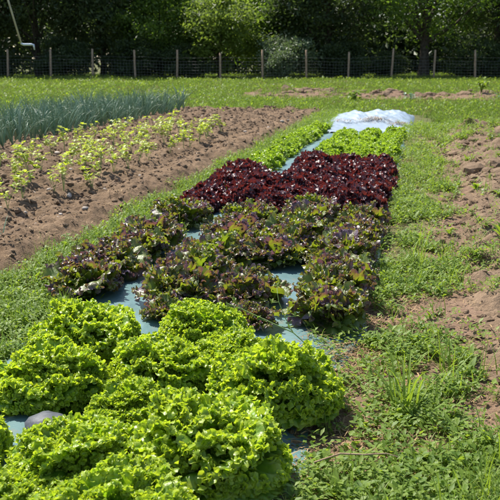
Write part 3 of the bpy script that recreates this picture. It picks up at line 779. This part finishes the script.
# ------------------------------------------------------------------ fence
fence = bpy.data.objects.new('wire_fence', None); COL.objects.link(fence); fence.location = (0, 47.98, 0)
tag(fence, 'wire mesh fence on rough wooden posts along the foot of the wood', 'fence')
xs = [-17.0, -14.75] + [(px - 250) / 877 * 49.1 for px in (18, 59, 99.5, 140, 180, 221.5, 262, 304, 344, 385.5, 426, 466)] + [14.35, 16.6]
def zf(x): return float(zg(*[np.array(q) for q in UVc(x, 47.98)]))
for i, x in enumerate(xs):
    h = 1.58 + RNG.normal(0, .035); lx = RNG.normal(0, .045)
    t = np.linspace(-.3, 1, 6)
    V, F = tube(np.stack([lx * t + RNG.normal(0, .004, 6), RNG.normal(0, .004, 6), np.where(t < 0, -.3, t * h)], -1), [.062, .060, .058, .057, .055, .050], 8, True)
    V += np.array([x, 0, zf(x)])
    link('post', mesh('post', V, F, M['post'], smooth=True), parent=fence)
Wb = Bag()
xa = np.linspace(-17, 16.6, 60); za = np.array([zf(x) for x in xa])
for h in (.12, .26, .40, .55, .70, .86, 1.02, 1.20):
    V, F = tube(np.stack([xa, xa * 0 - .065, za + h - .02 * np.abs(np.sin((xa + 14.75) / 2.25 * pi))], -1), .0032, 4, False); Wb.add(V, F)
for x in np.arange(-17, 16.6, .16):
    z0 = float(np.interp(x, xa, za))
    V, F = tube([(x, -.065, z0 + .08), (x, -.065, z0 + .6), (x, -.065, z0 + 1.02)], .0022, 4, False); Wb.add(V, F)
link('wire_mesh', Wb.mesh('wire_mesh', M['wire']), parent=fence)

# ------------------------------------------------------------------ trees
def leaf_cloud(P, size, rng, mat, name):
    """one small folded leaf face per point"""
    N = len(P)
    n = rng.normal(size=(N, 3)); n[:, 2] = np.abs(n[:, 2]) + .4; n /= np.linalg.norm(n, axis=1)[:, None]
    t = np.cross(n, rng.normal(size=(N, 3))); t /= np.linalg.norm(t, axis=1)[:, None]; b = np.cross(n, t)
    sz = size * rng.uniform(.6, 1.35, N)[:, None]
    V = np.stack([P - t * sz, P + b * sz * .45 - n * sz * .15, P + t * sz * 1.1, P - b * sz * .45 - n * sz * .15], 1).reshape(-1, 3)
    F = np.arange(4 * N).reshape(N, 4)
    rn = np.repeat(rng.random(N), 4)
    return mesh(name, V, F, mat, {'rnd': rn}, smooth=False)
def tree_meshes(seed, H, R, base, nl, nclump, size, kind, trunk_r=.16, lean=0., bushy=False):
    rng = np.random.default_rng(seed)
    # clump centres in an uneven ellipsoid
    C = []
    while len(C) < nclump:
        p = rng.uniform(-1, 1, 3); d = np.linalg.norm(p)
        if .35 < d < 1.0:
            k = 1 + .25 * math.sin(3 * math.atan2(p[1], p[0]) + seed) * (1 - abs(p[2]))
            C.append((p[0] * R * k + lean * p[2], p[1] * R * k, base + (p[2] * .5 + .5) * (H - base)))
    C = np.array(C)
    w = rng.uniform(.4, 1.6, nclump); w /= w.sum(); cnt = rng.multinomial(nl, w)
    P = np.concatenate([c + rng.normal(0, 1, (k, 3)) * np.array([.52, .52, .30]) * (R / 3.2) * rng.uniform(.7, 1.2) for c, k in zip(C, cnt)])
    P[:, 2] = np.maximum(P[:, 2], .05 + rng.random(len(P)) * .2)
    crown = leaf_cloud(P, size, rng, TM[kind], 'crown')
    B = Bag(); ns = 3 if bushy else 1
    for q in range(ns):
        ox, oy = (rng.normal(0, .25, 2) if bushy else (0, 0))
        t = np.linspace(0, 1, 8); hh = H * .8
        T = np.stack([ox + lean * t + rng.normal(0, .06, 8).cumsum() * .6, oy + rng.normal(0, .05, 8).cumsum() * .5, t * hh - .15], -1)
        rr = trunk_r * (1 - t * .8) * (1.25 if not bushy else .6); rr[0] *= 1.3
        V, F = tube(T, rr, 8, False); B.add(V, F)
        for c in C[rng.permutation(nclump)[:16 if not bushy else 7]]:
            j = min(5, max(1, int((c[2] - 1.0) / hh * 7 * rng.uniform(.5, .85)))); s0 = T[j]
            mid = (s0 + c) / 2 + rng.normal(0, .25, 3) + np.array([0, 0, .15])
            L = np.stack([s0, (s0 + mid) / 2 + rng.normal(0, .06, 3), mid, (mid + c) / 2 + rng.normal(0, .08, 3), c])
            V, F = tube(L, trunk_r * np.array([.42, .33, .24, .15, .06]) * rng.uniform(.7, 1.2), 6, False); B.add(V, F)
    return crown, B.mesh('trunk', M['bark'])
def tree(name, meshes, x, y, rz, sc, label, cat, group):
    e = bpy.data.objects.new(name, None); COL.objects.link(e)
    u, v = UVc(x, y); e.location = (x, y, float(zg(u, v)) - .02); e.rotation_euler = (0, 0, rz); e.scale = (sc, sc, sc)
    tag(e, label, cat, group); link('crown', meshes[0], parent=e); link('trunk', meshes[1], parent=e)
    return e
dark = [tree_meshes(801 + i, 9.5, 3.3, 1.3, 26000, 130, .115, 'dark', .15) for i in range(3)]
darkL = [tree_meshes(811 + i, 9.5, 3.4, 1.8, 19000, 110, .11, 'dark', .17) for i in range(2)]
mid = [tree_meshes(821 + i, 5.6, 2.9, .5, 26000, 120, .105, 'mid', .14) for i in range(2)]
light = [tree_meshes(831, 4.6, 2.1, .6, 15000, 90, .10, 'light', .10)]
oak = [tree_meshes(841, 9, 4.6, 2.4, 15000, 90, .11, 'mid', .26)]
grey = [tree_meshes(851, 2.3, 1.6, .1, 8500, 50, .085, 'grey', .05, bushy=True)]
bush = [tree_meshes(861 + i, 2.6, 2.0, .05, 12000, 70, .10, 'dark', .05, bushy=True) for i in range(2)]
GT = 'trees of the wood behind the fence'
for nm, ms, x, y, rz, sc, lab in [
    ('dark_tree', dark[0], -16.3, 52.5, .3, 1.0, 'very dark dense tree at the left end of the wood, outermost on the left'),
    ('dark_tree', darkL[0], -12.2, 51.6, 1.9, 1.0, 'dark tree behind the second fence post from the left, near the hanging pipe'),
    ('dark_tree', dark[1], -8.6, 52.4, 4.0, 1.0, 'dark dense tree behind the third and fourth fence posts from the left'),
    ('green_tree', mid[0], -5.2, 52.2, .9, .95, 'mid green leafy tree left of the light green one'),
    ('light_green_tree', light[0], -1.7, 50.9, .2, 1.0, 'light yellow-green tree with low bright branches left of the grey shrub'),
    ('green_tree', mid[1], 1.6, 54.6, 3.0, 1.05, 'mid green tree rising behind the grey-green shrub'),
    ('dark_tree', dark[2], 4.6, 52.0, 2.2, .95, 'dark dense tree just right of the grey-green shrub'),
    ('oak_tree', oak[0], 9.9, 51.2, .7, 1.0, 'large spreading tree with a visible dark trunk and limbs on the right'),
    ('dark_tree', darkL[1], 14.6, 53.0, 5.1, 1.0, 'dark tree at the right edge, right of the large spreading tree'),
    ('dark_tree', dark[0], 18.9, 52.4, 3.3, 1.0, 'very dark dense tree just past the right edge of the wood'),
    ('dark_tree', dark[1], -20.2, 53.5, 1.1, 1.0, 'dark dense tree just past the left edge of the wood'),
]:
    tree(nm, ms, x, y, rz, sc, lab, 'tree', GT)
tree('grey_shrub', grey[0], 1.9, 49.6, .4, 1.0, 'grey-green rounded shrub against the middle of the wire fence', 'shrub', None)
k = 0
for x, y, sc, lab in [(-15.0, 50.6, .9, 'low dark bush behind the first two fence posts'), (-10.4, 50.4, .8, 'low dark bush behind the third fence post'),
                      (-6.6, 50.6, .85, 'low dark bush behind the fourth fence post'), (-3.6, 50.2, .7, 'low dark bush left of the grey shrub under the light green tree'),
                      (5.2, 50.6, .8, 'low dark bush right of the grey shrub'), (7.9, 51.6, .55, 'low dark bush in front of the large spreading tree'),
                      (12.7, 50.6, .85, 'low dark bush behind the rightmost fence post'), (16.3, 50.6, .9, 'low dark bush past the right edge of the picture')]:
    tree('dark_bush', bush[k % 2], x, y, k * 1.3, sc, lab, 'bush', 'undergrowth behind the fence'); k += 1
# the depth of the wood: reads as one mass
rg = np.random.default_rng(9); C = []
for i in range(280):
    C.append((rg.uniform(-34, 34), rg.uniform(61, 72), rg.uniform(.2, 7) ))
C = np.array(C)
P = np.concatenate([c + rg.normal(0, 1, (330, 3)) * np.array([1.3, 1.1, .9]) for c in C]); P[:, 2] = np.maximum(P[:, 2], .1)
o = link('far_wood', leaf_cloud(P, .24, rg, TM['dark'], 'far_wood')); tag(o, kind='stuff')
for o_ in list(bpy.data.objects):
    pass

# ------------------------------------------------------------------ the irrigation boom whose drop pipe hangs in at the top left
e = bpy.data.objects.new('irrigation_boom', None); COL.objects.link(e); e.location = (-8.6, 20.0, 0)
tag(e, 'slender pale drop pipe with bent metal nozzle hanging in at the top left', 'irrigation pipe')
V, F = tube([(0, 0, -.3), (0, 0, 1.8), (0, 0, 3.7)], .045, 10, True); link('mast', mesh('mast', V, F, M['pipe']), parent=e)
V, F = tube([(0, 0, 3.6), (1.6, 0, 3.68), (3.4, 0, 3.62)], .022, 8, True); link('boom', mesh('boom', V, F, M['pipe']), parent=e)
tx = -5.08 + 8.6
V, F = tube([(tx - .62, 0, 3.63), (tx - .50, 0, 3.1), (tx - .24, 0, 2.35), (tx, 0, 1.41)], [.022, .021, .02, .019], 8, True); link('drop_pipe', mesh('drop_pipe', V, F, M['pipe']), parent=e)
V, F = tube([(tx - .01, 0, 1.41), (tx + .05, 0, 1.385), (tx + .22, 0, 1.385), (tx + .27, 0, 1.38), (tx + .29, 0, 1.27)], [.022, .026, .026, .022, .014], 8, True); link('nozzle', mesh('nozzle', V, F, M['metal']), parent=e)

# ------------------------------------------------------------------ light, sky, camera
SUN_AZ, SUN_EL = math.atan2(-.62, .78), radians(56)
world = bpy.data.worlds.new('World'); scene.world = world; world.use_nodes = True
nt = world.node_tree; nt.nodes.clear()
sky = nt.nodes.new('ShaderNodeTexSky'); sky.sky_type = 'NISHITA'; sky.sun_disc = False
sky.sun_elevation = SUN_EL; sky.sun_rotation = SUN_AZ
bg = nt.nodes.new('ShaderNodeBackground'); bg.inputs['Strength'].default_value = .10
ow = nt.nodes.new('ShaderNodeOutputWorld')
nt.links.new(sky.outputs[0], bg.inputs[0]); nt.links.new(bg.outputs[0], ow.inputs[0])
L = bpy.data.lights.new('sun', 'SUN'); L.energy = 4.6; L.angle = radians(.5); L.color = (1, .95, .86)
so = bpy.data.objects.new('sun', L); COL.objects.link(so); so.location = (-20, 30, 40)
from mathutils import Vector
dirv = Vector((sin(SUN_AZ) * cos(SUN_EL), cos(SUN_AZ) * cos(SUN_EL), sin(SUN_EL)))
so.rotation_euler = dirv.to_track_quat('Z', 'Y').to_euler()
cd = bpy.data.cameras.new('camera'); cam = bpy.data.objects.new('camera', cd); COL.objects.link(cam)
cam.location = (0, 0, 1.05); cam.rotation_euler = (pi / 2 - math.atan(190 / 877), 0, 0)
cd.sensor_width = 36; cd.lens = 36 * 877 / 500; cd.clip_end = 2000; cd.clip_start = .05
cd.dof.use_dof = True; cd.dof.focus_distance = 3.2; cd.dof.aperture_fstop = 13
scene.camera = cam
scene.view_settings.view_transform = 'Standard'; scene.view_settings.look = 'None'
scene.view_settings.exposure = .9; scene.view_settings.gamma = 1; scene.view_settings.use_curve_mapping = False
scene.cycles.max_bounces = 8; scene.cycles.transmission_bounces = 4; scene.cycles.use_denoising = True
